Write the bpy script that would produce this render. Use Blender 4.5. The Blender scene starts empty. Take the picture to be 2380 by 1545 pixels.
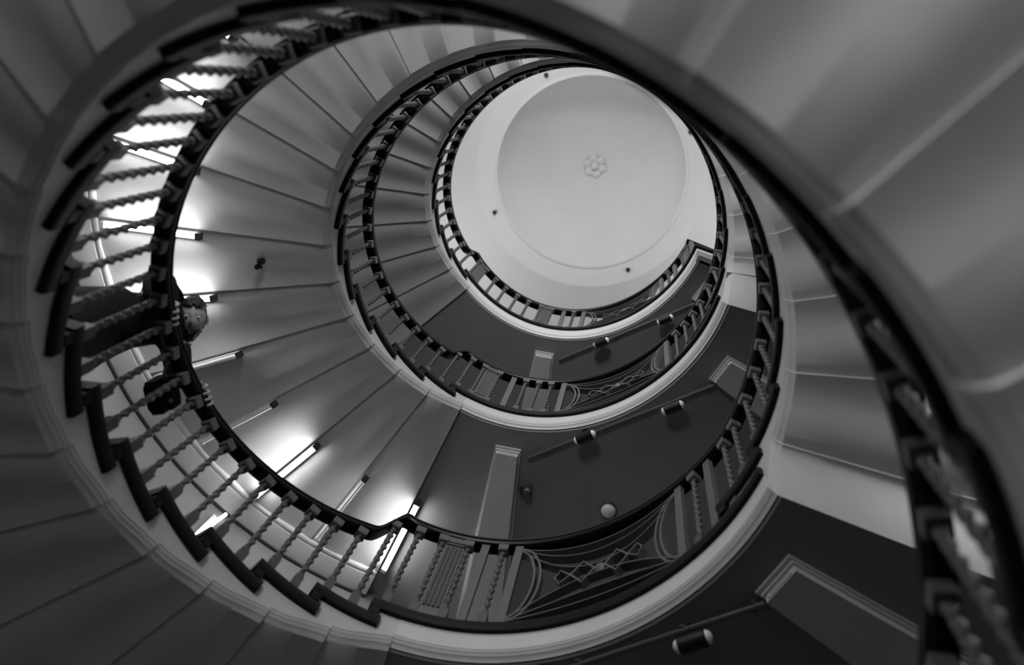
import bpy, math, random
from mathutils import Vector, Matrix
random.seed(4)
S = 1.5                      # metres per well radius
D = math.radians
COL = bpy.context.scene.collection
SC = bpy.context.scene
PI = math.pi

# ------------------------------------------------------------------ plan of the stair
Z = {0: 2.84715 - 24*.09292, 1: 2.84715, 2: 5.10419, 3: 7.13020}   # landing nosing heights
PH = {1: 1.90054, 2: 2.0940, 3: 2.51422}                        # where each flight reaches its landing
RISE, DL = .09292, .20484
NR = {1: 24, 2: 24, 3: 22}
HL, HF = .71594, .59655
RW = 2.42                                                     # outer wall
SO = -.062                                                     # soffit below pitch line
LS = -.112                                                    # landing soffit below nosing
JO = D(-3.8)
NO = D(3.2)                                                   # nosing past the pitch point
RS = 1.017                                                    # face of the string and fascia
RT = .9956                                                    # inner edge of the treads
TB, TT = .018, .075                                           # underside and top of a tread
def shp(t): return .01527*math.cos(t)-.00298*math.sin(t)+.00426*math.cos(2*t)-.01443*math.sin(2*t)-.00189*math.cos(3*t)-.00056*math.sin(3*t)+.00445*math.cos(4*t)+.00175*math.sin(4*t)
def RR(r, t): return r + shp(t)*min(1, max(0, (2.3-r)/1.3))
def pt(r, t, z, fit=True):
    q = RR(r, t) if fit else r
    return (S*q*math.cos(t), S*q*math.sin(t), S*z)
def pitch(k, t): return Z[k]-RISE*((t-PH[k])/DL+1)
NB = {1: 23, 2: 23, 3: 20}                                    # soffit blocks in each flight
def joint(k, i):
    if k == 2 and i == 23: return D(379.7)
    return PH[k]+JO+D(11.55*i+.0083*i*i)
def land_end(k):
    if k == 3: return D(21.4)
    if k == 0: return D(20)
    return joint(k+1, NB[k+1])-2*PI
def land_top(k): return PH[k]+JO if k else D(105)
def zrail_f(k, t): return Z[k]+HF-RISE*(t-PH[k])/DL

# ------------------------------------------------------------------ helpers
class MB:
    def __init__(s): s.v = []; s.f = []
    def add(s, vs, fs):
        o = len(s.v); s.v += [tuple(v) for v in vs]; s.f += [tuple(i+o for i in f) for f in fs]
    def grid(s, rows, close_u=False, close_v=False, cap=False):
        n = len(rows); m = len(rows[0]); vs = [p for r in rows for p in r]; fs = []
        for i in range(n if close_u else n-1):
            for j in range(m if close_v else m-1):
                a = i*m+j; b = i*m+(j+1) % m; c = ((i+1) % n)*m+(j+1) % m; d = ((i+1) % n)*m+j
                fs.append((a, b, c, d))
        if cap and not close_u:
            fs.append(tuple(range(m-1, -1, -1))); fs.append(tuple((n-1)*m+j for j in range(m)))
        s.add(vs, fs)
    def box(s, c, d, M=None):
        x, y, z = [q/2 for q in d]
        vs = [Vector((sx*x, sy*y, sz*z)) for sx in (-1, 1) for sy in (-1, 1) for sz in (-1, 1)]
        vs = [(M @ v if M else v)+Vector(c) for v in vs]
        s.add(vs, [(0, 1, 3, 2), (4, 6, 7, 5), (0, 4, 5, 1), (2, 3, 7, 6), (0, 2, 6, 4), (1, 5, 7, 3)])
    def tube(s, pts, rad, n=8, cap=True):
        pts = [Vector(p) for p in pts]; rows = []
        up = Vector((0, 0, 1))
        for i, p in enumerate(pts):
            d = (pts[min(i+1, len(pts)-1)]-pts[max(i-1, 0)]).normalized()
            a = d.cross(up)
            if a.length < 1e-4: a = d.cross(Vector((1, 0, 0)))
            a.normalize(); b = d.cross(a)
            r = rad[i] if isinstance(rad, (list, tuple)) else rad
            rows.append([p+a*r*math.cos(2*PI*j/n)+b*r*math.sin(2*PI*j/n) for j in range(n)])
        s.grid(rows, close_v=True, cap=cap)
    def lathe(s, prof, n=24, M=None, o=(0, 0, 0)):
        rows = []
        for r, z in prof:
            row = []
            for j in range(n):
                v = Vector((r*math.cos(2*PI*j/n), r*math.sin(2*PI*j/n), z))
                row.append((M @ v if M else v)+Vector(o))
            rows.append(row)
        s.grid(rows, close_v=True, cap=True)
    def data(s, name, mat, smooth=False):
        me = bpy.data.meshes.new(name); me.from_pydata([Vector(v) for v in s.v], [], s.f)
        import bmesh
        b = bmesh.new(); b.from_mesh(me); bmesh.ops.recalc_face_normals(b, faces=b.faces); b.to_mesh(me); b.free()
        if smooth:
            for p in me.polygons: p.use_smooth = True
            try: me.set_sharp_from_angle(angle=D(42))
            except Exception: pass
        me.materials.append(mat); return me
def link(name, me, parent=None, loc=None, rz=0):
    o = bpy.data.objects.new(name, me); COL.objects.link(o)
    if parent: o.parent = parent
    if loc is not None: o.location = loc
    if rz: o.rotation_euler = (0, 0, rz)
    return o
def obj(name, mb, mat, parent=None, smooth=False, base=None):
    """link mb as one mesh; its vertices are world coordinates, parent sits at parent['_o']"""
    off = Vector((0, 0, 0))
    p = parent
    while p: off += p.location; p = p.parent
    b = Vector(base) if base is not None else Vector((0, 0, 0)) if parent is not None else None
    if parent is None:
        b = sum((Vector(v) for v in mb.v), Vector())/len(mb.v); b.z = min(v[2] for v in mb.v)
        mb.v = [tuple(Vector(v)-b) for v in mb.v]
        return link(name, mb.data(name, mat, smooth), None, b)
    mb.v = [tuple(Vector(v)-off-b) for v in mb.v]
    return link(name, mb.data(name, mat, smooth), parent, b)
def tag(o, label, cat, group=None):
    o['label'] = label; o['category'] = cat
    if group: o['group'] = group
    return o
def thing(name, label, cat, loc, group=None):
    o = bpy.data.objects.new(name, None); COL.objects.link(o); o.location = loc; o.empty_display_size = .1
    return tag(o, label, cat, group)
def struct(o): o['kind'] = 'structure'; return o
def lin(a, b, n): return [a+(b-a)*i/(n-1) for i in range(n)]
def sweep(mb, prof, ts, zf, cap=True, fit=True, closed=True):
    mb.grid([[pt(r, t, zf(t)+z, fit) for r, z in prof] for t in ts], close_v=closed, cap=cap and closed)

# ------------------------------------------------------------------ materials
def mat(name, col, rough=.6, spec=.5, metal=0, noise=0, nscale=6, bump=0, bscale=60, emit=0):
    m = bpy.data.materials.new(name); m.use_nodes = True; nt = m.node_tree
    b = nt.nodes['Principled BSDF']
    b.inputs['Base Color'].default_value = (col, col, col, 1); b.inputs['Roughness'].default_value = rough
    b.inputs['Metallic'].default_value = metal; b.inputs['Specular IOR Level'].default_value = spec
    tc = nt.nodes.new('ShaderNodeTexCoord')
    if noise:
        n = nt.nodes.new('ShaderNodeTexNoise'); n.inputs['Scale'].default_value = nscale; n.inputs['Detail'].default_value = 6
        r = nt.nodes.new('ShaderNodeValToRGB')
        lo, hi = col*(1-noise), min(1, col*(1+noise))
        r.color_ramp.elements[0].color = (lo, lo, lo, 1); r.color_ramp.elements[0].position = .3
        r.color_ramp.elements[1].color = (hi, hi, hi, 1); r.color_ramp.elements[1].position = .7
        nt.links.new(tc.outputs['Object'], n.inputs['Vector']); nt.links.new(n.outputs['Fac'], r.inputs['Fac'])
        nt.links.new(r.outputs['Color'], b.inputs['Base Color'])
    if bump:
        n2 = nt.nodes.new('ShaderNodeTexNoise'); n2.inputs['Scale'].default_value = bscale; n2.inputs['Detail'].default_value = 4
        bp = nt.nodes.new('ShaderNodeBump'); bp.inputs['Strength'].default_value = bump; bp.inputs['Distance'].default_value = .01
        nt.links.new(tc.outputs['Object'], n2.inputs['Vector']); nt.links.new(n2.outputs['Fac'], bp.inputs['Height'])
        nt.links.new(bp.outputs['Normal'], b.inputs['Normal'])
    if emit:
        b.inputs['Emission Color'].default_value = (1, 1, 1, 1); b.inputs['Emission Strength'].default_value = emit
    return m
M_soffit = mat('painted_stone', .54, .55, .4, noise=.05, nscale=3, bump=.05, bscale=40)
M_land = mat('shaded_landing_soffit', .22, .6, .3, noise=.06, nscale=3, bump=.05, bscale=40)  # shade under the landings is darkened into this base colour
M_fascia = mat('painted_fascia', .62, .45, .5, noise=.03, nscale=4)
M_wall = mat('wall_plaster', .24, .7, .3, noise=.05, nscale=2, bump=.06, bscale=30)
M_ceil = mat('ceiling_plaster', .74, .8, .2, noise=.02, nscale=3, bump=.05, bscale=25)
M_tread = mat('black_tread', .005, .5, .15, noise=.3, nscale=20)
M_rail = mat('black_varnished_wood', .005, .3, .3, noise=.3, nscale=30)
M_iron = mat('grey_painted_iron', .085, .45, .4, noise=.08, nscale=30)
M_flat = mat('grey_painted_bar', .12, .5, .4, noise=.06, nscale=30)
M_floor = mat('floor_stone', .15, .5, .4, noise=.15, nscale=4)
M_white = mat('white_enamel', .75, .4, .5)
M_black = mat('black_plastic', .008, .4, .4)
M_dark = mat('dark_metal', .04, .4, .5)
M_lens = mat('white_lens', .85, .3, .5)
M_opal = mat('opal_glass', .7, .2, .5)
M_tube_off = mat('unlit_tube_glass', .8, .2, .6)
M_tube_dim = mat('dim_lit_tube_glass', .9, .3, .5, emit=4)
M_tube_on = mat('lit_tube_glass', .9, .3, .5, emit=42)
M_skin = mat('skin', .42, .5, .4)
M_hair = mat('dark_hair', .02, .5, .4)
M_coat = mat('black_cloth', .010, .85, .2, bump=.3, bscale=120)
M_trou = mat('dark_trouser_cloth', .018, .85, .2)
M_shoe = mat('black_leather', .012, .35, .5)
M_silver = mat('bright_metal', .7, .25, .5, metal=1)
NAMES = {0: 'bottom', 1: 'lowest visible', 2: 'middle', 3: 'top'}

# ------------------------------------------------------------------ the shell
def cyl(name, r, z0, z1, m, n=128):
    mb = MB(); rows = [[(S*r*math.cos(2*PI*j/n), S*r*math.sin(2*PI*j/n), S*z) for j in range(n)] for z in lin(z0, z1, 12)]
    # a wall with thickness
    rows2 = [[(S*(r+.1)*math.cos(2*PI*j/n), S*(r+.1)*math.sin(2*PI*j/n), S*z) for j in range(n)] for z in (z1, z0)]
    mb.grid(rows+rows2, close_u=True, close_v=True)
    return struct(obj(name, mb, m, None, True))
ZF, ZC = -1.0, 9.8
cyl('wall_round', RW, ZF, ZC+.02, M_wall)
mb = MB(); mb.lathe([(S*(RW+.1), S*ZF), (S*(RW+.1), S*(ZF-.1))], 96); struct(obj('floor', mb, M_floor))
# flat ceiling with a splayed ring round the dome, then the shallow dome
mb = MB()
prof = [(RW+.1, ZC), (1.225, ZC), (1.215, ZC-.004), (1.20, ZC-.003), (1.02, ZC+.03), (1.015, ZC+.022), (.99, ZC+.022), (.985, ZC+.03)]
n = 160
mb.grid([[(S*r*math.cos(2*PI*j/n), S*r*math.sin(2*PI*j/n), S*z) for j in range(n)] for r, z in prof+[(.985, ZC+.2), (RW+.1, ZC+.2)]], close_u=True, close_v=True)
struct(obj('ceiling', mb, M_ceil, None, True))
mb = MB(); rows = []
DH = .92; RD = (.985**2+DH**2)/(2*DH)
for a in lin(0, 1, 28):
    r = .983*(1-a)+.002; z = ZC+.03+(math.sqrt(RD*RD-r*r)-(RD-DH))
    rows.append([(S*r*math.cos(2*PI*j/n), S*r*math.sin(2*PI*j/n), S*z) for j in range(n)])
rows2 = [[(p[0]*1.02, p[1]*1.02, p[2]+S*.05) for p in row] for row in rows[::-1]]
mb.grid(rows+rows2, close_u=True, close_v=True)
d = struct(obj('ceiling_dome', mb, M_ceil, None, True))
# rosette at the top of the dome
zr = ZC+.03+DH
ro = thing('ceiling_rosette', 'small white plaster rosette with leaves at the centre of the dome', 'ceiling rosette', (0, 0, S*zr))
mb = MB(); mb.lathe([(S*.175, S*(zr-.004)), (S*.172, S*(zr-.010)), (S*.155, S*(zr-.013)), (S*.145, S*(zr-.008)), (S*.02, S*(zr-.008))], 40); obj('rosette_plate', mb, M_ceil, ro, True)
for k in range(6):
    mb = MB(); a = 2*PI*k/6+.3; rows = []
    for u in lin(0, 1, 8):
        w = .042*math.sin(PI*(.12+.86*u)); r = .03+.1*u; zz = zr-.012-.03*math.sin(PI*u*.9)
        row = []
        for s_ in (-1, -.5, 0, .5, 1):
            x, y = r*1.15, w*s_*1.1
            row.append((S*(x*math.cos(a)-y*math.sin(a)), S*(x*math.sin(a)+y*math.cos(a)), S*(zz+.018*abs(s_))))
        rows.append(row)
    rows_b = [[(p[0], p[1], p[2]+S*.008) for p in r] for r in rows[::-1]]
    mb.grid(rows+rows_b, close_u=True); obj('leaf', mb, M_ceil, ro, True)
mb = MB(); mb.lathe([(S*.002, S*(zr-.085)), (S*.02, S*(zr-.078)), (S*.036, S*(zr-.055)), (S*.03, S*(zr-.035)), (S*.04, S*(zr-.008))], 20); obj('boss', mb, M_ceil, ro, True)
for lab, a in (('upper left', -115.4), ('lower left', 157.2), ('bottom', 67.2), ('right hand', -23)):
    t = D(a); r = 1.10; zz = ZC+.012
    o = thing('ceiling_downlight', 'small dark round downlight beside the dome, %s of the ring' % lab, 'downlight', (S*r*math.cos(t), S*r*math.sin(t), S*(zz-.025)), 'downlights round the dome')
    o0 = (S*r*math.cos(t), S*r*math.sin(t), 0)
    mb = MB(); mb.lathe([(S*.017, S*(zz-.018)), (S*.022, S*(zz-.018)), (S*.022, S*(zz+.01)), (S*.017, S*(zz+.01))], 20, o=o0); obj('trim_ring', mb, M_dark, o, True)
    mb = MB(); mb.lathe([(S*.0165, S*(zz-.012)), (S*.006, S*(zz-.02)), (S*.001, S*(zz-.021))], 16, o=o0); obj('lamp', mb, M_black, o, True)

# ------------------------------------------------------------------ landings
def landing_profile(zk):
    # inner edge of the slab seen from the well: face, then three small mouldings stepping back
    return [(RS, zk+TB), (RS, zk-.074), (RS+.004, zk-.078), (RS+.003, zk-.084), (RS+.009, zk-.088), (RS+.014, zk-.094), (RS+.011, zk-.098),
            (RS+.017, zk-.100), (RS+.024, zk-.107), (RS+.028, zk+LS), (RS+.034, zk+LS)]
def radial_box(mb, t0, t1, r0, r1, z0, z1, nt=3, fit=True):
    rows = []
    for r, z in ((r0, z0), (r1, z0), (r1, z1), (r0, z1)):
        rows.append([pt(r, t, z, fit) for t in lin(t0, t1, nt)])
    # rows is 4 x nt : close around
    m = nt; vs = [p for r in rows for p in r]; fs = []
    for i in range(4):
        for j in range(nt-1):
            a = i*m+j; b = i*m+j+1; c = ((i+1) % 4)*m+j+1; d_ = ((i+1) % 4)*m+j; fs.append((a, b, c, d_))
    fs.append((0, m, 2*m, 3*m)); fs.append((m-1, 2*m-1, 3*m-1, 4*m-1))
    mb.add(vs, fs)
for k in (0, 1, 2, 3):
    t0, t1 = land_end(k), land_top(k); zk = Z[k]; ts = lin(t0, t1, 60)
    L = thing('stair_landing', 'curved grey %s landing with pale moulded edge and black nosing' % NAMES[k], 'landing', pt(1.6, (t0+t1)/2, zk), 'landings')
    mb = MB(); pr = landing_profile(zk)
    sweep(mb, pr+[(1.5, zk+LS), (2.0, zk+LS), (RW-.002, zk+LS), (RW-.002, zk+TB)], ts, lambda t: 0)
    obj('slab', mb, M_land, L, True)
    mb = MB(); sweep(mb, [(r-.0015, z) for r, z in pr]+[(1.06, zk+LS-.001), (1.06, zk+TB-.001)], ts, lambda t: 0); obj('fascia_moulding', mb, M_fascia, L, True)
    mb = MB(); tn = PH[k]+NO if k else t1
    sweep(mb, [(RT+.003, zk+TT-.004), (RT, zk+TT-.009), (RT, zk+TB+.006), (RT+.003, zk+TB), (RW-.002, zk+TB), (RW-.002, zk+TT), (RT+.007, zk+TT)], lin(t0-(D(.0) if k < 3 else 0), tn, 60), lambda t: 0)
    if k:
        radial_box(mb, tn-D(.4), tn-D(2.3), RT+.002, RW-.002, zk-RISE+TT-.002, zk+TB+.001)
    obj('nosing', mb, M_tread, L, True)
    if k == 3:   # pale end face of the top gallery, turned out to the wall
        mb = MB()
        a0 = t0-D(.1)
        for (w, za, zb) in ((.0, TB, -.07), (.006, -.07, -.085), (.012, -.085, -.098), (.018, -.098, LS)):
            radial_box(mb, t0-D(3.0)+w*1.2, t0+D(1), RS+w, RW-.004, zk+zb, zk+za)
        obj('end_fascia', mb, M_fascia, L)
        mb = MB(); radial_box(mb, t0-D(4.2), t0, RT, RW-.003, zk+TB, zk+TT); obj('end_nosing', mb, M_tread, L)
    if k == 0: continue
    # two cantilever beams under the landing, with panelled ends
    for (ta, tb) in ((95.0, 102.4), (28.0, 36.2)):
        ta, tb = D(ta), D(tb); zs = zk+LS; zb = zs-.05
        mb = MB()
        def bm(a, b, r0, za, zb_): radial_box(mb, a, b, r0, RW-.003, zb_, za, 2)
        bm(ta, tb, 1.175, zs+.002, zs-.014); bm(ta+D(.35), tb-D(.35), 1.19, zs-.010, zs-.026); bm(ta+D(.7), tb-D(.7), 1.20, zs-.024, zs-.062)
        be = obj('support_beam', mb, M_soffit, L)
        mb = MB(); w = (tb-ta)
        for (u0, u1, za, zb_) in ((.18, .82, -.030, -.034), (.18, .82, -.052, -.056), (.18, .21, -.030, -.056), (.79, .82, -.030, -.056)):
            radial_box(mb, ta+w*u0, ta+w*u1, 1.195, 1.202, zs+zb_, zs+za, 2)
        obj('end_panel_moulding', mb, M_fascia, be)

# ------------------------------------------------------------------ flights
def wave(u):  return .007*(1-2*u)-.013*math.sin(2*PI*u)
for k in (1, 2, 3):
    N = NR[k]
    F = thing('stair_flight', 'winding flight of pale stone steps rising to the %s landing' % NAMES[k], 'staircase', pt(1.7, PH[k]+DL*N/2, pitch(k, PH[k]+DL*N/2)), 'stair flights')
    for i in range(0, N):
        zt = Z[k]-RISE*i
        st = None
        if i < NB[k]:
            mb = MB(); ta, tb = joint(k, i+1), joint(k, i); rows = []
            tsp = PH[k]+DL*i+NO-D(2.2); usp = (tsp-ta)/(tb-ta)
            us = sorted([(q/20, 0 if q/20 < usp else 1) for q in range(21)]+[(usp, 0), (usp, 1)])   # below the nosing the block tops out under the next tread down
            for u, hi in us:
                t = ta+(tb-ta)*u; zs = pitch(k, t)+SO+wave(u)
                if k > 1 and i == NB[k]-1: zs -= (pitch(k, ta)+SO+.007-(Z[k-1]+LS))*(1-u)**1.6
                ztop = zt+TB-(0 if hi else RISE)
                zg = zs+.009*math.sin(2*PI*u)          # the moulded edge ripples less than the soffit behind it
                mz = lambda d: min(zg+d, ztop-.001)
                prof = [(RS, ztop), (RS, mz(.046)), (RS+.004, mz(.042)), (RS+.003, mz(.036)), (RS+.008, mz(.030)), (RS+.013, mz(.024)), (RS+.010, mz(.018)), (RS+.017, mz(.014)), (RS+.024, mz(.006)), (RS+.030, mz(0)), (1.2, zs), (1.6, zs), (2.0, zs), (2.3, zs), (RW-.003, zs), (RW-.003, ztop)]
                rows.append([pt(r, t, z) for r, z in prof])
            mb.grid(rows, close_v=True, cap=True)
            st = obj('step', mb, M_soffit, F, True)
        if i > 0:
            mb = MB(); tn = PH[k]+DL*i+NO; te = PH[k]+DL*(i-1)
            sweep(mb, [(RT+.003, zt+TT-.004), (RT, zt+TT-.009), (RT, zt+TB+.006), (RT+.003, zt+TB), (RW-.003, zt+TB), (RW-.003, zt+TT), (RT+.007, zt+TT)], lin(tn, te, 10), lambda t: 0)
            radial_box(mb, tn-D(.4), tn-D(2.4), RT+.001, RW-.003, zt-RISE+TT-.0005, zt+TB+.001)
            obj('tread', mb, M_tread, st if st else F, True)
            if i >= NB[k] and k > 1:      # solid plinth carrying the lowest steps on the landing below
                mb = MB(); radial_box(mb, te-D(.2), tn-D(2.5), RS, RW-.004, Z[k-1]+TT, zt+TB, 6); obj('step', mb, M_soffit, F)
    # raking cove where the soffit meets the round wall
    ts = lin(joint(k, 0), joint(k, NB[k]), 90)
    mb = MB(); o = SO
    sweep(mb, [(2.25, o+.01), (2.25, o-.022), (2.256, o-.026), (2.264, o-.026), (2.267, o-.021), (2.278, o-.021), (2.281, o-.028), (2.287, o-.030), (2.405, o-.052), (RW-.002, o-.052), (RW-.002, o+.02)], ts, lambda t: pitch(k, t))
    c = struct(obj('trim_%d' % k, mb, M_ceil, None, True))
    mb = MB(); sweep(mb, [(RW-.016, o-.052), (RW-.016, o-.066), (RW-.001, o-.066), (RW-.001, o-.052)], ts, lambda t: pitch(k, t))
    struct(obj('trim_%d' % (k+3), mb, M_dark, None, True))

# ------------------------------------------------------------------ handrails, balusters and ironwork
RB = 1.024
RP = [(.004, .003), (-.001, -.003), (-.001, -.011), (.005, -.014), (.001, -.018), (.0, -.030), (.003, -.037), (.010, -.041), (.052, -.041), (.060, -.036), (.063, -.024), (.063, -.004), (.054, .003), (.030, .007)]
_mesh = {}
def shaft_mesh(h):
    key = round(h*500)
    if key in _mesh: return _mesh[key]
    h = key/500; mb = MB(); rows = []; n = 10; nz = int(h*S/.0085)
    for q in range(nz+1):
        z = h*q/nz; tw = 2*PI*z/.10
        e = min(1, min(z-.0, h-z)/.02+.35)
        rows.append([(S*(.0105+.0035*e*math.cos(2*(2*PI*j/n-tw)))*math.cos(2*PI*j/n), S*(.0105+.0035*e*math.cos(2*(2*PI*j/n-tw)))*math.sin(2*PI*j/n), S*z) for j in range(n)])
    mb.grid(rows, close_v=True, cap=True)
    _mesh[key] = mb.data('baluster', M_iron, True); return _mesh[key]
def block_mesh(w, h, key, m):
    if key in _mesh: return _mesh[key]
    mb = MB(); c = .004; rows = []
    for (s_, z) in ((w/2-c, 0), (w/2, c), (w/2, h-c), (w/2-c, h)):
        rows.append([(S*s_*a, S*s_*b, S*z) for a, b in ((1, 1), (-1, 1), (-1, -1), (1, -1))])
    mb.grid(rows, close_v=True, cap=True); _mesh[key] = mb.data(key, m); return _mesh[key]
def baluster(parent, t, z0, z1):
    hb, ht = .075, .045
    b = link('baluster', shaft_mesh(z1-z0-hb-ht), parent, Vector(pt(RB, t, z0+hb))-parent.location, t)
    link('base_block', block_mesh(.034, hb, 'base_block', M_iron), b, (0, 0, -S*hb))
    link('top_block', block_mesh(.042, ht, 'top_block', M_flat), b, (0, 0, S*(round((z1-z0-hb-ht)*500)/500)))
    return b
def flat_post(parent, t, z0, z1, w=.034):
    mb = MB(); radial_box(mb, t-w/2/1.02, t+w/2/1.02, RB-.010, RB+.012, z0, z1, 2); return obj('flat_post', mb, M_flat, parent)
def panel(parent, ta, tb, z0, z1):
    baluster(parent, ta, z0, z1); baluster(parent, tb, z0, z1)
    g = D(.75); a, b = min(ta, tb)+g, max(ta, tb)-g
    mb = MB(); radial_box(mb, a, b, RB-.004, RB+.010, z0+.02, z1-.0, 5); p = obj('fluted_panel', mb, M_flat, parent)
    mb = MB()
    for u in (.18, .39, .61, .82):
        t = a+(b-a)*u; mb.tube([pt(RB-.004, t, z) for z in (z0+.08, z1-.07)], S*.007, 8)
    obj('flute', mb, M_iron, p, True)
    mb = MB(); radial_box(mb, a-D(.2), b+D(.2), RB-.016, RB+.016, z1-.040, z1-.002, 5); radial_box(mb, a, b, RB-.011, RB+.014, z1-.052, z1-.040, 5); obj('capital', mb, M_flat, p)
    mb = MB(); radial_box(mb, a-D(.2), b+D(.2), RB-.014, RB+.014, z0, z0+.05, 5); obj('panel_base', mb, M_flat, p)
def bar(mb, pts, wd=.007, r0=-.010, r1=.026):
    """flat iron strip, thin in the plane of the railing and deep across it, following (t, z) points"""
    rows = []
    for i, (t, z) in enumerate(pts):
        t0_, z0_ = pts[max(i-1, 0)]; t1_, z1_ = pts[min(i+1, len(pts)-1)]
        dt, dz = (t1_-t0_)*RB, z1_-z0_; l = math.hypot(dt, dz) or 1; nt, nz = -dz/l*wd/2, dt/l*wd/2
        rows.append([pt(RB+r, t+q*nt/RB, z+q*nz) for r, q in ((r0, -1), (r1, -1), (r1, 1), (r0, 1))])
    mb.grid(rows, close_v=True, cap=True)
def scroll_panel(parent, ta, tb, z0, z1):
    P = lambda s, v: (ta+(tb-ta)*s, z0+(z1-z0)*v)
    for sag in (.10, .22, .40):
        mb = MB(); bar(mb, [P(s, .955-sag*4*s*(1-s)) for s in lin(0, 1, 30)]); obj('scroll_bar', mb, M_iron, parent, True)
        mb = MB(); bar(mb, [P(s, .035+sag*4*s*(1-s)) for s in lin(0, 1, 30)]); obj('scroll_bar', mb, M_iron, parent, True)
    for e in (0, 1):
        for w in (.155, .12):
            mb = MB(); bar(mb, [P(abs(e-w*math.sin(a)), .50+(.455 if w > .13 else .42)*math.cos(a)) for a in lin(0, PI, 24)], .009); obj('end_loop', mb, M_flat, parent, True)
    mb = MB()
    for c in (.40, .60):
        bar(mb, [P(c-.07, .5), P(c, .5+.13), P(c+.07, .5), P(c, .5-.13), P(c-.07, .5)], .010)
    bar(mb, [P(.33, .5), P(.27, .58), P(.24, .5), P(.27, .42), P(.33, .5)], .008); bar(mb, [P(.67, .5), P(.73, .58), P(.76, .5), P(.73, .42), P(.67, .5)], .008)
    c0 = Vector(pt(RB, ta+(tb-ta)*.5, z0+(z1-z0)*.5)); tm = ta+(tb-ta)*.5
    Mx = Matrix.Rotation(tm, 3, 'Z') @ Matrix.Rotation(PI/2, 3, 'Y')
    mb.lathe([(S*.002, -S*.016), (S*.016, -S*.013), (S*.026, -S*.004), (S*.026, S*.004), (S*.016, S*.013), (S*.002, S*.016)], 16, Mx, c0)
    obj('centre_ornament', mb, M_flat, parent, True)

RE = {1: D(4.8), 2: D(4.0), 3: D(3.6)}
def smooth(a): a = max(0, min(1, a)); return a*a*(3-2*a)
def rail_z(k, t):
    """height of the rail top along landing k and its flight down; t in radians, grows going down"""
    a = (t-PH[k])
    zl = Z[k]+HL; zf = zrail_f(k, t)
    if t <= PH[k]+RE[k]: return zl+.015*math.exp(-((t-PH[k]-RE[k])/D(1.4))**2)
    w = smooth((t-PH[k]-RE[k])/D(5.6))
    return (zl+.015*math.exp(-((t-PH[k]-RE[k])/D(1.4))**2))*(1-w)+zf*w
for k in (1, 2, 3):
    N = NR[k]
    # --- landing balustrade
    zf = Z[k]+.075; zt = Z[k]+HL-.040
    tl0 = D(26.5) if k < 3 else D(21.8); tl1 = PH[k]+D(10.5)
    B = thing('landing_balustrade', 'iron balustrade with scroll panel along the edge of the %s landing' % NAMES[k], 'balustrade', pt(RB, D(65), zf), 'landing balustrades')
    mb = MB(); sweep(mb, [(1.001+a, b) for a, b in RP], lin(tl0, tl1, 120), lambda t: rail_z(k, t)); obj('handrail', mb, M_rail, B, True)
    scroll_panel(B, D(85.0), D(44.4), zf, zt)
    for a in (85.3, 44.0): flat_post(B, D(a), zf, zt)
    mb = MB(); sweep(mb, [(RB-.006, zf), (RB-.006, zf+.012), (RB+.006, zf+.012), (RB+.006, zf)], lin(D(85.3), D(44), 40), lambda t: 0); obj('bottom_bar', mb, M_flat, B)
    if k == 1:
        tw = [109.6, 89.1, 39.4, 29.0]; fl = [93.5, 34.9]; pn = [(103.7, 97.5)]
    elif k == 2:
        tw = [121.0, 99.5, 94.7, 90.1, 39.3, 34.7, 30.0]; fl = [104.1]; pn = [(115.8, 109.8)]
    else:
        tw = [132.7, 126.2, 119.4, 113.1, 90.2, 39.5]; fl = [95.0, 35.0]; pn = [(144.4, 139.2), (106.5, 101.0), (29.5, 24.5)]
    for a in tw: baluster(B, D(a), zf, zt)
    for a in fl: flat_post(B, D(a), zf, zt)
    for a, b in pn: panel(B, D(a), D(b), zf, zt)
    # --- flight balustrade
    t_top, t_bot = PH[k]+D(10.5), PH[k]+DL*N
    G = thing('stair_balustrade', 'black handrail with twisted iron balusters winding up the flight to the %s landing' % NAMES[k], 'balustrade', pt(RB, PH[k]+DL*N/2, pitch(k, PH[k]+DL*N/2)), 'flight balustrades')
    te = (26.5+360) if k > 1 else math.degrees(PH[1]+DL*24)
    zl_b = Z[k-1]+HL
    def zfl(t):
        z = zrail_f(k, t) if t > PH[k]+D(10.4) else rail_z(k, t)
        w = smooth((t-D(te-14))/D(14)); return z*(1-w)+max(z, zl_b)*w if k > 1 else z
    mb = MB(); sweep(mb, [(1.001+a, b) for a, b in RP], lin(t_top, D(te), 200), zfl); obj('handrail', mb, M_rail, G, True)
    for i in range(1, N):
        for off in (-5.1, .8):
            t = PH[k]+DL*i+D(off)
            if t > D(te-1): continue
            zz = zfl(t)-.040 if t > t_top else rail_z(k, t)-.040
            baluster(G, t, Z[k]-RISE*i+.075, zz)
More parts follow.
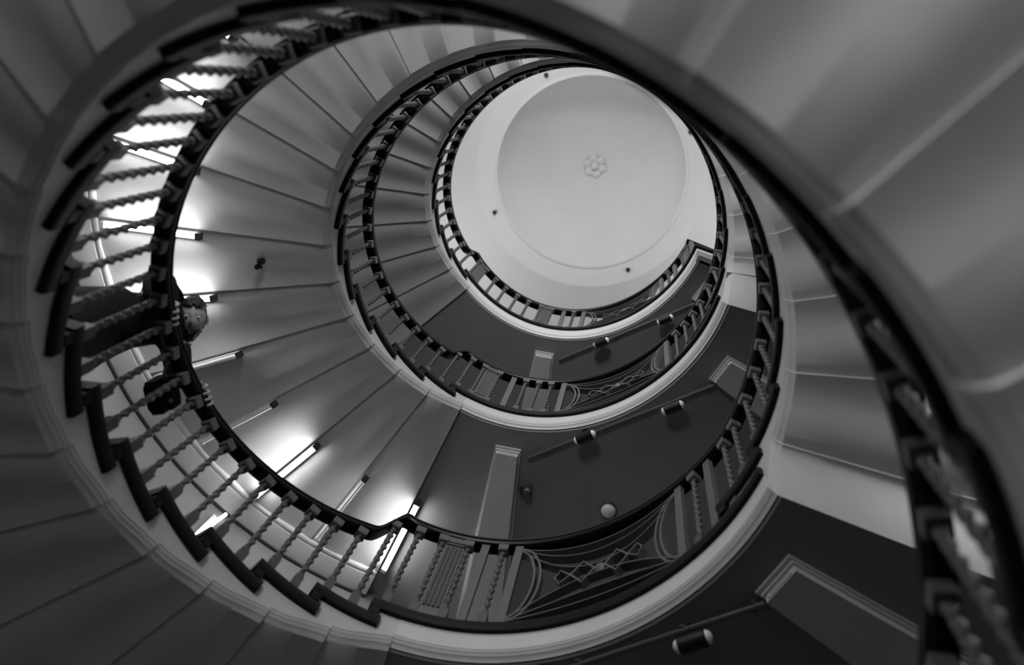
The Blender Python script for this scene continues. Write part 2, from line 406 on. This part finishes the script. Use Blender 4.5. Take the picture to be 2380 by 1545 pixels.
# guard across the end of the top landing
k = 3; zf = Z[3]+.075; zt = Z[3]+HL-.040; t0 = D(21.8)
G = thing('end_balustrade', 'short straight black railing closing the right hand end of the top landing', 'balustrade', pt(1.7, t0, zf))
mb = MB(); rows = [[pt(r, t0+dt, Z[3]+HL+dz, False) for dt, dz in ((-.012, 0), (-.016, -.012), (-.016, -.034), (-.01, -.041), (.016, -.041), (.02, -.03), (.02, -.006), (.01, .004))] for r in lin(1.0, RW-.005, 6)]
mb.grid(rows, close_v=True, cap=True); obj('handrail', mb, M_rail, G, True)
mb = MB(); radial_box(mb, t0-.010, t0+.014, 1.02, RW-.005, zf+.02, zf+.045, 2); obj('bottom_rail', mb, M_rail, G)
for q, r in enumerate((1.03, 1.25, 1.47, 1.69, 1.91, 2.13)):
    mb = MB(); radial_box(mb, t0-.012, t0+.014, r-.016, r+.016, zf, zt, 2); obj('flat_post', mb, M_flat, G)
    if q < 5:
        mb = MB(); mb.tube([pt(r+.016, t0, zf+.05, False), pt(r+.11, t0, (zf+zt)/2, False), pt(r+.204, t0, zt-.01, False)], S*.009, 6); mb.tube([pt(r+.204, t0, zf+.05, False), pt(r+.11, t0, (zf+zt)/2, False), pt(r+.016, t0, zt-.01, False)], S*.009, 6)
        obj('cross_bar', mb, M_iron, G, True)

# ------------------------------------------------------------------ fluorescent lights along the soffit joints
ORD = ['first', 'second', 'third', 'fourth', 'fifth', 'sixth', 'seventh', 'eighth', 'ninth', 'tenth', 'eleventh', 'twelfth', 'thirteenth', 'fourteenth', 'fifteenth', 'sixteenth', 'seventeenth', 'eighteenth', 'nineteenth', 'twentieth', 'twenty first', 'twenty second', 'twenty third', 'twenty fourth']
def fluor(k, i, lit):
    t = joint(k, i); dt = -D(1.15); zs = pitch(k, t)+SO
    c = Vector(pt(1.94, t, zs-.06)); er = Vector((math.cos(t), math.sin(t), 0)); et = Vector((-math.sin(t), math.cos(t), 0)); ez = Vector((0, 0, 1))
    if k == 1:
        lab = 'lit fluorescent batten under the nearest flight, %s down from the lowest visible landing' % ORD[i]
    else:
        lab = '%s fluorescent batten under the stairs, %s down from the %s landing' % ('lit' if lit else 'unlit', ORD[i], NAMES[k])
    F = thing('fluorescent_light', lab, 'fluorescent light', c, 'fluorescent battens under the stairs')
    M = Matrix((er, et, ez)).transposed()
    base = Vector(pt(1.94, t, zs, False))+et*S*(-.030)
    mb = MB(); mb.box(base+ez*S*(-.018), (S*.50, S*.034, S*.030), M); obj('housing', mb, M_white, F)
    p0, p1 = base-er*S*.245-ez*S*.047, base+er*S*.245-ez*S*.047
    mb = MB(); mb.tube([p0, p1], S*.0115, 10); obj('lit_tube' if lit else 'tube', mb, M_tube_on if lit else M_tube_off, F, True)
    for s_ in (-1, 1):
        mb = MB(); mb.box(base+er*S*.256*s_-ez*S*.034, (S*.022, S*.034, S*.05), M); obj('end_cap', mb, M_dark if s_ < 0 else M_white, F)
LIT2 = {0: 1, 1: 0, 2: 1, 3: 0, 4: 0, 5: 1, 6: 1, 7: 1, 8: 1, 9: 1, 17: 1, 19: 1, 21: 1}
for i in list(range(0, 10))+[17, 19, 21]: fluor(2, i, LIT2.get(i, 0))
for i in (11, 12, 13, 14, 15, 16, 17): fluor(1, i, 1)

# ------------------------------------------------------------------ lamps under the landings
def capsule_lamp(k, a, lab):
    t = D(a); zs = Z[k]+LS
    x, y = {74: (.270, 1.045), 49: (.752, .845)}[a]
    ax = Vector((1.05, -.52, 0)).normalized(); c = Vector((S*x, S*y, S*(zs-.075)))
    o = thing('spot_lamp', '%s black twin lamp with white lenses under the %s landing' % (lab, NAMES[k]), 'lamp', c+Vector((0, 0, -S*.025)), 'twin lamps under the landings')
    M = Matrix((Vector((0, 0, 1)), ax.cross(Vector((0, 0, 1))), ax)).transposed()
    M = ax.to_track_quat('Z', 'Y').to_matrix()
    mb = MB(); mb.lathe([(S*.026, -S*.048), (S*.030, -S*.044), (S*.030, S*.044), (S*.026, S*.048)], 20, M, c); b = obj('body', mb, M_black, o, True)
    mb = MB(); mb.lathe([(S*.012, S*.02), (S*.012, S*.068), (S*.022, S*.072), (S*.022, S*.078)], 14, None, c); obj('stem', mb, M_black, o, True)
    for s_ in (-1, 1):
        mb = MB(); mb.lathe([(S*.0245*math.cos(q), s_*S*(.046+.021*math.sin(q))) for q in lin(0, PI/2-.05, 8)], 20, M, c); obj('lens', mb, M_lens, o, True)
for k in (1, 2, 3):
    zs = Z[k]+LS
    capsule_lamp(k, 74, 'left hand'); capsule_lamp(k, 49, 'right hand')
    mb = MB(); A = Vector((S*-.06, S*1.215, S*(zs-.016))); Bq = Vector((S*.995, S*.715, S*(zs-.016)))
    mb.tube([A, Bq], S*.010, 8); 
    for u in (.1, .42, .74, .95): mb.box(A.lerp(Bq, u)+Vector((0, 0, S*.008)), (S*.02, S*.03, S*.018))
    tag(obj('lamp_conduit', mb, M_iron, None, True), 'thin straight conduit between the beams under the %s landing' % NAMES[k], 'conduit', 'conduits under the landings')
zs = Z[2]+LS
c = Vector((S*.412, S*1.52, S*zs)); o = thing('globe_lamp', 'small round opal ceiling lamp under the middle landing', 'lamp', c-Vector((0, 0, S*.05)))
mb = MB(); mb.lathe([(S*.044*math.cos(q), -S*(.012+.034*math.sin(q))) for q in lin(0, PI/2-.03, 9)], 24, None, c); obj('glass_bowl', mb, M_opal, o, True)
mb = MB(); mb.lathe([(S*.046, -S*.014), (S*.05, -S*.010), (S*.05, 0)], 24, None, c); obj('lamp_base', mb, M_dark, o, True)
# alarm sounder beside the beam, and the twin-lobed fitting on the soffit
c = Vector(pt(1.42, D(93.0), zs)); o = thing('alarm_sounder', 'small dark alarm sounder fixed beside the beam under the middle landing', 'alarm', c-Vector((0, 0, S*.05)))
mb = MB(); mb.box(c-Vector((0, 0, S*.015)), (S*.07, S*.05, S*.03)); obj('back_box', mb, M_dark, o)
mb = MB(); mb.lathe([(S*.024, -S*.03), (S*.024, -S*.045), (S*.016, -S*.055), (S*.002, -S*.057)], 18, None, c+Vector((S*.012, 0, 0))); obj('sounder_dome', mb, M_iron, o, True)
q = pitch(2, D(179.8))+SO-.03; c = Vector(pt(1.395, D(179.8), q))
o = thing('soffit_fitting', 'small black two lobed fitting on the pale stair soffit', 'fitting', c-Vector((0, 0, S*.04)))
for dx, dy, r in ((.012, -.012, .018), (-.006, .014, .015)):
    mb = MB(); mb.lathe([(S*r, S*.02), (S*r, -S*.012), (S*r*.7, -S*.024), (S*.002, -S*.028)], 14, None, c+Vector((S*dx, S*dy, 0))); obj('lobe', mb, M_black, o, True)
mb = MB(); mb.box(c+Vector((0, 0, S*.012)), (S*.02, S*.05, S*.02)); obj('mount_plate', mb, M_black, o)
# lit wall batten seen between the balusters
t = D(140.2); a = Vector(pt(RW-.03, D(140.6), 4.20, False)); b = Vector(pt(RW-.03, D(139.4), 4.70, False)); dv = (b-a).normalized()
o = thing('wall_light', 'lit fluorescent tube standing on the round wall, seen low between the balusters', 'wall light', a)
er = Vector((math.cos(t), math.sin(t), 0)); et = Vector((-math.sin(t), math.cos(t), 0)); M = Matrix((er, et, Vector((0, 0, 1)))).transposed()
mb = MB(); mb.box((a+b)/2+er*S*.018, (S*.022, S*.05, S*.36), M); obj('housing', mb, M_white, o)
mb = MB(); mb.tube([a, b], S*.0115, 10); obj('lit_tube', mb, M_tube_dim, o, True)

# ------------------------------------------------------------------ the person leaning over the nearest flight's handrail
def skin_mesh(chains, name, mat_, levels=2):
    """chains: lists of (x, y, z, radius); the first chain holds the root; chains that start on an existing point join it"""
    vs, es, rs, idx = [], [], [], {}
    for ch in chains:
        prev = None
        for (x, y, z, r) in ch:
            key = (round(x, 4), round(y, 4), round(z, 4))
            if key not in idx: idx[key] = len(vs); vs.append((x, y, z)); rs.append(r)
            i = idx[key]
            if prev is not None: es.append((prev, i))
            prev = i
    me = bpy.data.meshes.new(name); me.from_pydata(vs, es, [])
    o = bpy.data.objects.new(name, me); COL.objects.link(o)
    m = o.modifiers.new('skin', 'SKIN'); m.use_smooth_shade = True; m.branch_smoothing = .3
    sv = me.skin_vertices[0].data
    for i, r in enumerate(rs):
        sv[i].radius = (r, r) if not isinstance(r, tuple) else r; sv[i].use_root = False
    sv[0].use_root = True
    s_ = o.modifiers.new('sub', 'SUBSURF'); s_.levels = levels; s_.render_levels = levels
    dg = bpy.context.evaluated_depsgraph_get(); dg.update()
    out = bpy.data.meshes.new_from_object(o.evaluated_get(dg))
    V = [tuple(v.co) for v in out.vertices]; F = [tuple(p.vertices) for p in out.polygons]
    bpy.data.objects.remove(o); bpy.data.meshes.remove(out)
    return V, F
def mesh_obj(name, VF, mat_, parent):
    mb = MB()
    for V, F in VF: mb.add(V, F)
    return obj(name, mb, mat_, parent, True)
PT = D(183.5)                      # where the person stands on the nearest flight
zt0 = Z[1]-RISE*7+TT
def W(r, deg, h):                  # radius, angle, metres above the tread
    return (S*r*math.cos(D(deg)), S*r*math.sin(D(deg)), S*zt0+h)
def C_(r, deg, h, rad): return W(r, deg, h)+(rad,)
def rz_(deg): return S*(rail_z(1, D(deg)) - zt0)
person = thing('person', 'person in a black coat leaning over the handrail and looking down', 'person', W(1.40, 183.5, 0))
pel = C_(1.36, 183, .90, .135)
spine = [pel, C_(1.31, 182.8, 1.05, .130), C_(1.245, 182.5, 1.19, .145), C_(1.185, 182.3, 1.30, .125), C_(1.165, 182.2, 1.335, .058), C_(1.145, 181.8, 1.36, .054)]
sh_c = spine[3]
def arm(side):
    if side > 0:   # towards the foot of the stair
        return [sh_c, C_(1.215, 188.0, 1.29, .070), C_(1.165, 190.3, 1.08, .048), C_(1.09, 188.8, rz_(188.8)+.055, .036), C_(1.045, 188.0, rz_(188)+.042, .028)]
    return [sh_c, C_(1.175, 176.8, 1.30, .070), C_(1.125, 173.2, 1.14, .050), C_(1.07, 170.3, rz_(170.3)+.055, .037), C_(1.04, 168.6, rz_(168.6)+.042, .028)]
def leg(s_): # s_=+1 lower side
    a = 183+s_*3.4
    b = 0 if s_ > 0 else S*RISE            # the other foot is one step higher
    return [pel, C_(1.365, a, .84, .095), C_(1.365, a+s_*.4, .47+b*.7, .062), C_(1.40, a+s_*.5, .105+b, .042), C_(1.38, a+s_*.5, .045+b, .036), C_(1.315, a+s_*.6, .04+b, .030)]
def fingers(wr, ang, s_):
    """palm and five separate fingers closing over the handrail"""
    out = []
    h0 = rz_(ang)
    palm_e = W(1.027, ang-.2*s_, h0+.034)
    out.append([wr, palm_e+(.026,)])
    lens = (.86, 1.0, .95, .78)
    for q in range(4):
        da = (-1.5+q)*1.25
        L = lens[q]
        a0 = ang+da*.75
        out.append([W(1.030, a0, h0+.030)+(.0095,), W(1.008, ang+da, h0+.024)+(.0095,), W(1.0-.010*L, ang+da, h0+.004)+(.009,), W(.996-.008*L, ang+da*1.02, h0-.028*L)+(.0082,), W(1.002-.003*L, ang+da*1.02, h0-.050*L)+(.0072,)])
    th = ang+2.4*(-1 if s_ > 0 else 1)
    out.append([W(1.040, ang+1.0*(-1 if s_ > 0 else 1), h0+.030)+(.012,), W(1.030, th, h0+.020)+(.0105,), W(1.012, th*1.0+.3*(-1 if s_ > 0 else 1), h0+.014)+(.009,)])
    return out
body_parts = [skin_mesh([spine, arm(1), arm(-1), leg(1), leg(-1)], 'body', M_skin)]
for s_, ang in ((1, 188.0), (-1, 168.6)):
    wr = arm(s_)[-1]; fs = fingers(wr, ang, s_)
    body_parts.append(skin_mesh([fs[0]], 'palm', M_skin))
    for f in fs[1:]: body_parts.append(skin_mesh([f], 'finger', M_skin))
# head: looks at the photographer, crown towards the well
Cc = Vector((S*.53819, S*-.86941, 0))
_Rx = Matrix(((1, 0, 0), (0, math.cos(.25909), -math.sin(.25909)), (0, math.sin(.25909), math.cos(.25909))))
_Ry = Matrix(((math.cos(.13834), 0, math.sin(.13834)), (0, 1, 0), (-math.sin(.13834), 0, math.cos(.13834))))
hc = Vector(W(1.125, 181.3, 1.375))
fn = (Cc-hc).normalized()
up = .12*Vector((_Rx @ _Ry)[0])-Vector((_Rx @ _Ry)[1]); up = (up-fn*up.dot(fn)).normalized()
rt = fn.cross(up)
HM = Matrix((rt, fn, up)).transposed()
def head_mesh(scale=1.0, front=True, cut=None):
    mb = MB(); n, m = 40, 28; rows = []
    for i in range(m+1):
        th = PI*i/m; row = []
        for j in range(n):
            ph = 2*PI*j/n
            x, y, z = math.sin(th)*math.cos(ph), math.sin(th)*math.sin(ph), math.cos(th)
            px, py, pz = .074*x, .095*y, .118*z
            if z < 0: px *= 1+.30*z; py *= 1+.12*z                       # jaw narrows
            if y > 0:
                py *= .93
                g = lambda cx, cz, sx, sz: math.exp(-((px-cx)/sx)**2-((pz-cz)/sz)**2)
                py += .026*g(0, -.022, .012, .020)+.010*g(0, .005, .009, .022)   # nose
                py -= .012*(g(.031, .010, .016, .011)+g(-.031, .010, .016, .011)) # eye sockets
                py += .006*(g(.030, .030, .022, .008)+g(-.030, .030, .022, .008)) # brows
                py += .006*g(0, -.058, .020, .007)-.004*g(0, -.066, .018, .004)+.005*g(0, -.074, .018, .006)
                py += .009*g(0, -.100, .022, .014)
            row.append(hc+HM @ Vector((px*scale, py*scale, pz*scale)))
        rows.append(row)
    mb.grid(rows, close_v=True); return mb
hb = head_mesh(); body_parts.append((hb.v, hb.f))
for s_ in (-1, 1):   # ears
    mb = MB(); rows = []
    for i in range(9):
        a = PI*i/8; row = []
        for j in range(10):
            b = 2*PI*j/10
            row.append(hc+HM @ Vector((s_*(.074+.010*math.sin(a)+.006*math.cos(b)*math.sin(a)), -.012+.018*math.sin(a)*math.sin(b), .000-.030*math.cos(a))))
        rows.append(row)
    mb.grid(rows, close_v=True); body_parts.append((mb.v, mb.f))
mesh_obj('body', body_parts, M_skin, person)
for s_ in (-1, 1):
    mb = MB(); mb.lathe([(.0115*math.sin(PI*i/8)+.0001, -.0115*math.cos(PI*i/8)) for i in range(9)], 14, None, hc+HM @ Vector((s_*.031, .074, .010))); e = obj('eye', mb, M_lens, person, True)
    mb = MB(); mb.lathe([(.0055, 0), (.004, .002), (.0005, .0025)], 12, HM @ Matrix.Rotation(-PI/2, 3, 'X'), hc+HM @ Vector((s_*.031, .0848, .010))); obj('iris', mb, M_black, e, True)
# hair: cap over crown, back and sides; short beard
def shell(test, off, name):
    mb = MB(); n, m = 48, 32; idx = {}; vs = []; fs = []
    def P(i, j, o):
        th = PI*i/m; ph = 2*PI*(j % n)/n
        x, y, z = math.sin(th)*math.cos(ph), math.sin(th)*math.sin(ph), math.cos(th)
        px, py, pz = .074*x, .095*y, .118*z
        if z < 0: px *= 1+.30*z; py *= 1+.12*z
        k_ = 1+o/.09
        return Vector((px*k_, py*k_, pz*k_))
    for i in range(m):
        for j in range(n):
            c_ = P(i+.5, j+.5, 0)
            if not test(c_): continue
            lo = [hc+HM @ P(i+a, j+b, .001) for a, b in ((0, 0), (1, 0), (1, 1), (0, 1))]
            hi = [hc+HM @ P(i+a, j+b, off*(1+.25*math.sin(7*(i+a))*math.sin(5*(j+b)))) for a, b in ((0, 0), (1, 0), (1, 1), (0, 1))]
            mb.add(lo+hi, [(0, 3, 2, 1), (4, 5, 6, 7), (0, 1, 5, 4), (1, 2, 6, 5), (2, 3, 7, 6), (3, 0, 4, 7)])
    return obj(name, mb, M_hair, person)
shell(lambda c: (c.z > .062 and c.y < .075) or (c.y < -.03 and c.z > -.05), .014, 'hair')
shell(lambda c: c.y > .0 and c.z < -.055 and not (c.z > -.078 and abs(c.x) < .016 and c.y > .05), .010, 'beard')
# clothes: a coat over trunk and sleeves, trousers, shoes
def grow(ch, g, cut=None): return [(x, y, z, r+g) for (x, y, z, r) in (ch if cut is None else ch[:cut])]
coat = [grow(spine[:4], .036)+[C_(1.165, 182.2, 1.335, .088)]]
skirt = [coat[0][0], C_(1.365, 183, .78, .19), C_(1.37, 183, .55, .18)]
sl = []
for s_ in (1, -1):
    a = grow(arm(s_), .026); sl.append(a[:4])
coat_m = skin_mesh([coat[0]]+[[coat[0][3]]+a[1:] for a in sl], 'coat', M_coat)
mb = MB(); rows = []                       # the loose lower part of the coat, a closed flared shell
for hgt, rr, rt_, dr in ((1.10, .155, .175, 0), (1.0, .165, .195, .03), (.90, .175, .215, .05), (.78, .185, .235, .06), (.66, .19, .245, .065), (.58, .195, .25, .065), (.585, .17, .22, .065), (.75, .15, .19, .06)):
    c_ = Vector(W(1.305+dr, 182.9, hgt)); e1 = Vector((math.cos(PT), math.sin(PT), 0)); e2 = Vector((-math.sin(PT), math.cos(PT), 0))
    rows.append([c_+e1*rr*math.cos(2*PI*j/28)*(1+.05*math.sin(10*PI*j/28))+e2*rt_*math.sin(2*PI*j/28) for j in range(28)])
mb.grid(rows, close_v=True, cap=True); coat_skirt = (mb.v, mb.f)
cuffs = [skin_mesh([[a[3], tuple((Vector(a[3][:3])*.45+Vector(b[:3])*.55))+(.046,)]], 'cuff', M_coat) for a, b in ((sl[0], arm(1)[-1]), (sl[1], arm(-1)[-1]))]
mesh_obj('coat', [coat_m, coat_skirt]+cuffs, M_coat, person)
mb = skin_mesh([[C_(1.155, 182.1, 1.352, .074), C_(1.175, 182.2, 1.325, .095), C_(1.19, 182.3, 1.29, .12)]], 'collar', M_coat); mesh_obj('collar', [mb], M_coat, person)
mesh_obj('trousers', [skin_mesh([grow(leg(s_)[1:4], .016)], 'trousers', M_trou) for s_ in (1, -1)], M_trou, person)
for s_ in (1, -1):
    L_ = leg(s_); mesh_obj('shoe', [skin_mesh([[L_[3][:3]+(.046,), L_[4][:3]+(.042,), L_[5][:3]+(.037,)]], 'shoe', M_shoe)], M_shoe, person)
mb = MB(); wv = Vector(arm(-1)[-1][:3]); wd = (Vector(arm(-1)[-2][:3])-wv).normalized(); mb.lathe([(.036, -.010), (.039, -.006), (.039, .006), (.036, .010)], 20, wd.to_track_quat('Z', 'Y').to_matrix(), wv+wd*.02)
obj('watch', mb, M_silver, person, True)


bt = D(171.4); bz = 2.865
bag = thing('shoulder_bag', 'small black shoulder bag hanging behind the handrail beside the leaning person', 'bag', pt(1.115, bt, bz-.05))
er = Vector((math.cos(bt), math.sin(bt), 0)); et = Vector((-math.sin(bt), math.cos(bt), 0)); BM = Matrix((er, et, Vector((0, 0, 1)))).transposed(); bc = Vector(pt(1.115, bt, bz))
def rbox(mb, c, d, M, c_=.18):
    x, y, z = [q/2 for q in d]; rows = []
    for zz, q in ((-z, 1-c_), (-z*(1-c_), 1), (z*(1-c_), 1), (z, 1-c_)):
        k_ = .35
        rows.append([Vector(c)+M @ Vector((x*a*q, y*b*q, zz)) for a, b in ((1, .6), (.6, 1), (-.6, 1), (-1, .6), (-1, -.6), (-.6, -1), (.6, -1), (1, -.6))])
    mb.grid(rows, close_v=True, cap=True)
mb = MB(); rbox(mb, bc, (.10, .18, .16), BM); obj('bag_body', mb, M_coat, bag, True)
mb = MB(); rbox(mb, bc-er*.052-Vector((0, 0, -.02)), (.03, .165, .12), BM); obj('flap', mb, M_coat, bag, True)
mb = MB(); mb.box(bc-er*.062-Vector((0, 0, .035))-et*.03, (.02, .02, .03), BM); obj('buckle', mb, M_silver, bag)
mb = MB(); sh = Vector(C_(1.165, 177.4, 1.37, 0)[:3]); mb.tube([bc+et*.08+Vector((0, 0, .07)), bc.lerp(sh, .5)+er*.02+et*.03, sh, bc.lerp(sh, .5)+er*.05-et*.02, bc-et*.08+Vector((0, 0, .07))], .010, 8); obj('strap', mb, M_coat, bag, True)

# ------------------------------------------------------------------ light
def area(name, loc, target, size, power, shape='DISK'):
    l = bpy.data.lights.new(name, 'AREA'); l.energy = power; l.size = size; l.shape = shape
    o = bpy.data.objects.new(name, l); COL.objects.link(o); o.location = loc
    o.rotation_euler = (Vector(target)-Vector(loc)).to_track_quat('-Z', 'Y').to_euler(); return o
def point(name, loc, power, rad=.1):
    l = bpy.data.lights.new(name, 'POINT'); l.energy = power; l.shadow_soft_size = rad
    o = bpy.data.objects.new(name, l); COL.objects.link(o); o.location = loc; return o
for a in (150, 250, 20):
    t = D(a); area('top_fill_light', (S*2.2*math.cos(t), S*2.2*math.sin(t), S*8.6), (0, S*.7, S*9.9), 1.6, 27)  # added fill for the dome, out of view, with no window behind it
# unseen fill lights added at the round wall, facing across the well
for (a, zz, pw) in ((-100, 2.72, 55), (-92, 4.95, 110), (-90, 7.0, 190)):
    t = D(a); l = area('well_fill_light', (S*2.36*math.cos(t), S*2.36*math.sin(t), S*zz), (0, 0, S*zz), .9, pw, 'RECTANGLE'); l.data.size_y = 1.3
point('soffit_fill_light', (S*2.1*math.cos(D(-82)), S*2.1*math.sin(D(-82)), S*.62), 34, .12)  # added fill, out of view, brightening the nearest soffit from below
w = bpy.data.worlds.new('World'); SC.world = w; w.use_nodes = True
w.node_tree.nodes['Background'].inputs[0].default_value = (.0, .0, .0, 1)

# ------------------------------------------------------------------ camera
f_px, rx, ry, cx, cy = 2148.187, .25909, .13834, .53819, -.86941
Rx = Matrix(((1, 0, 0), (0, math.cos(rx), -math.sin(rx)), (0, math.sin(rx), math.cos(rx))))
Ry = Matrix(((math.cos(ry), 0, math.sin(ry)), (0, 1, 0), (-math.sin(ry), 0, math.cos(ry))))
Q = Rx @ Ry
cam = bpy.data.cameras.new('Camera'); co = bpy.data.objects.new('Camera', cam); COL.objects.link(co)
right, down, fwd = Q[0], Q[1], Q[2]
Mc = Matrix((right, -down, -fwd)).transposed().to_4x4(); Mc.translation = (S*cx, S*cy, 0)
co.matrix_world = Mc
cam.sensor_width = 36; cam.lens = f_px/2380*36; cam.clip_start = .02; cam.clip_end = 100
cam.dof.use_dof = True; cam.dof.focus_distance = S*5.0; cam.dof.aperture_fstop = 1.2
SC.camera = co
SC.view_settings.view_transform = 'Standard'; SC.view_settings.look = 'None'; SC.view_settings.gamma = 1
SC.view_settings.use_curve_mapping = False; SC.view_settings.exposure = 0
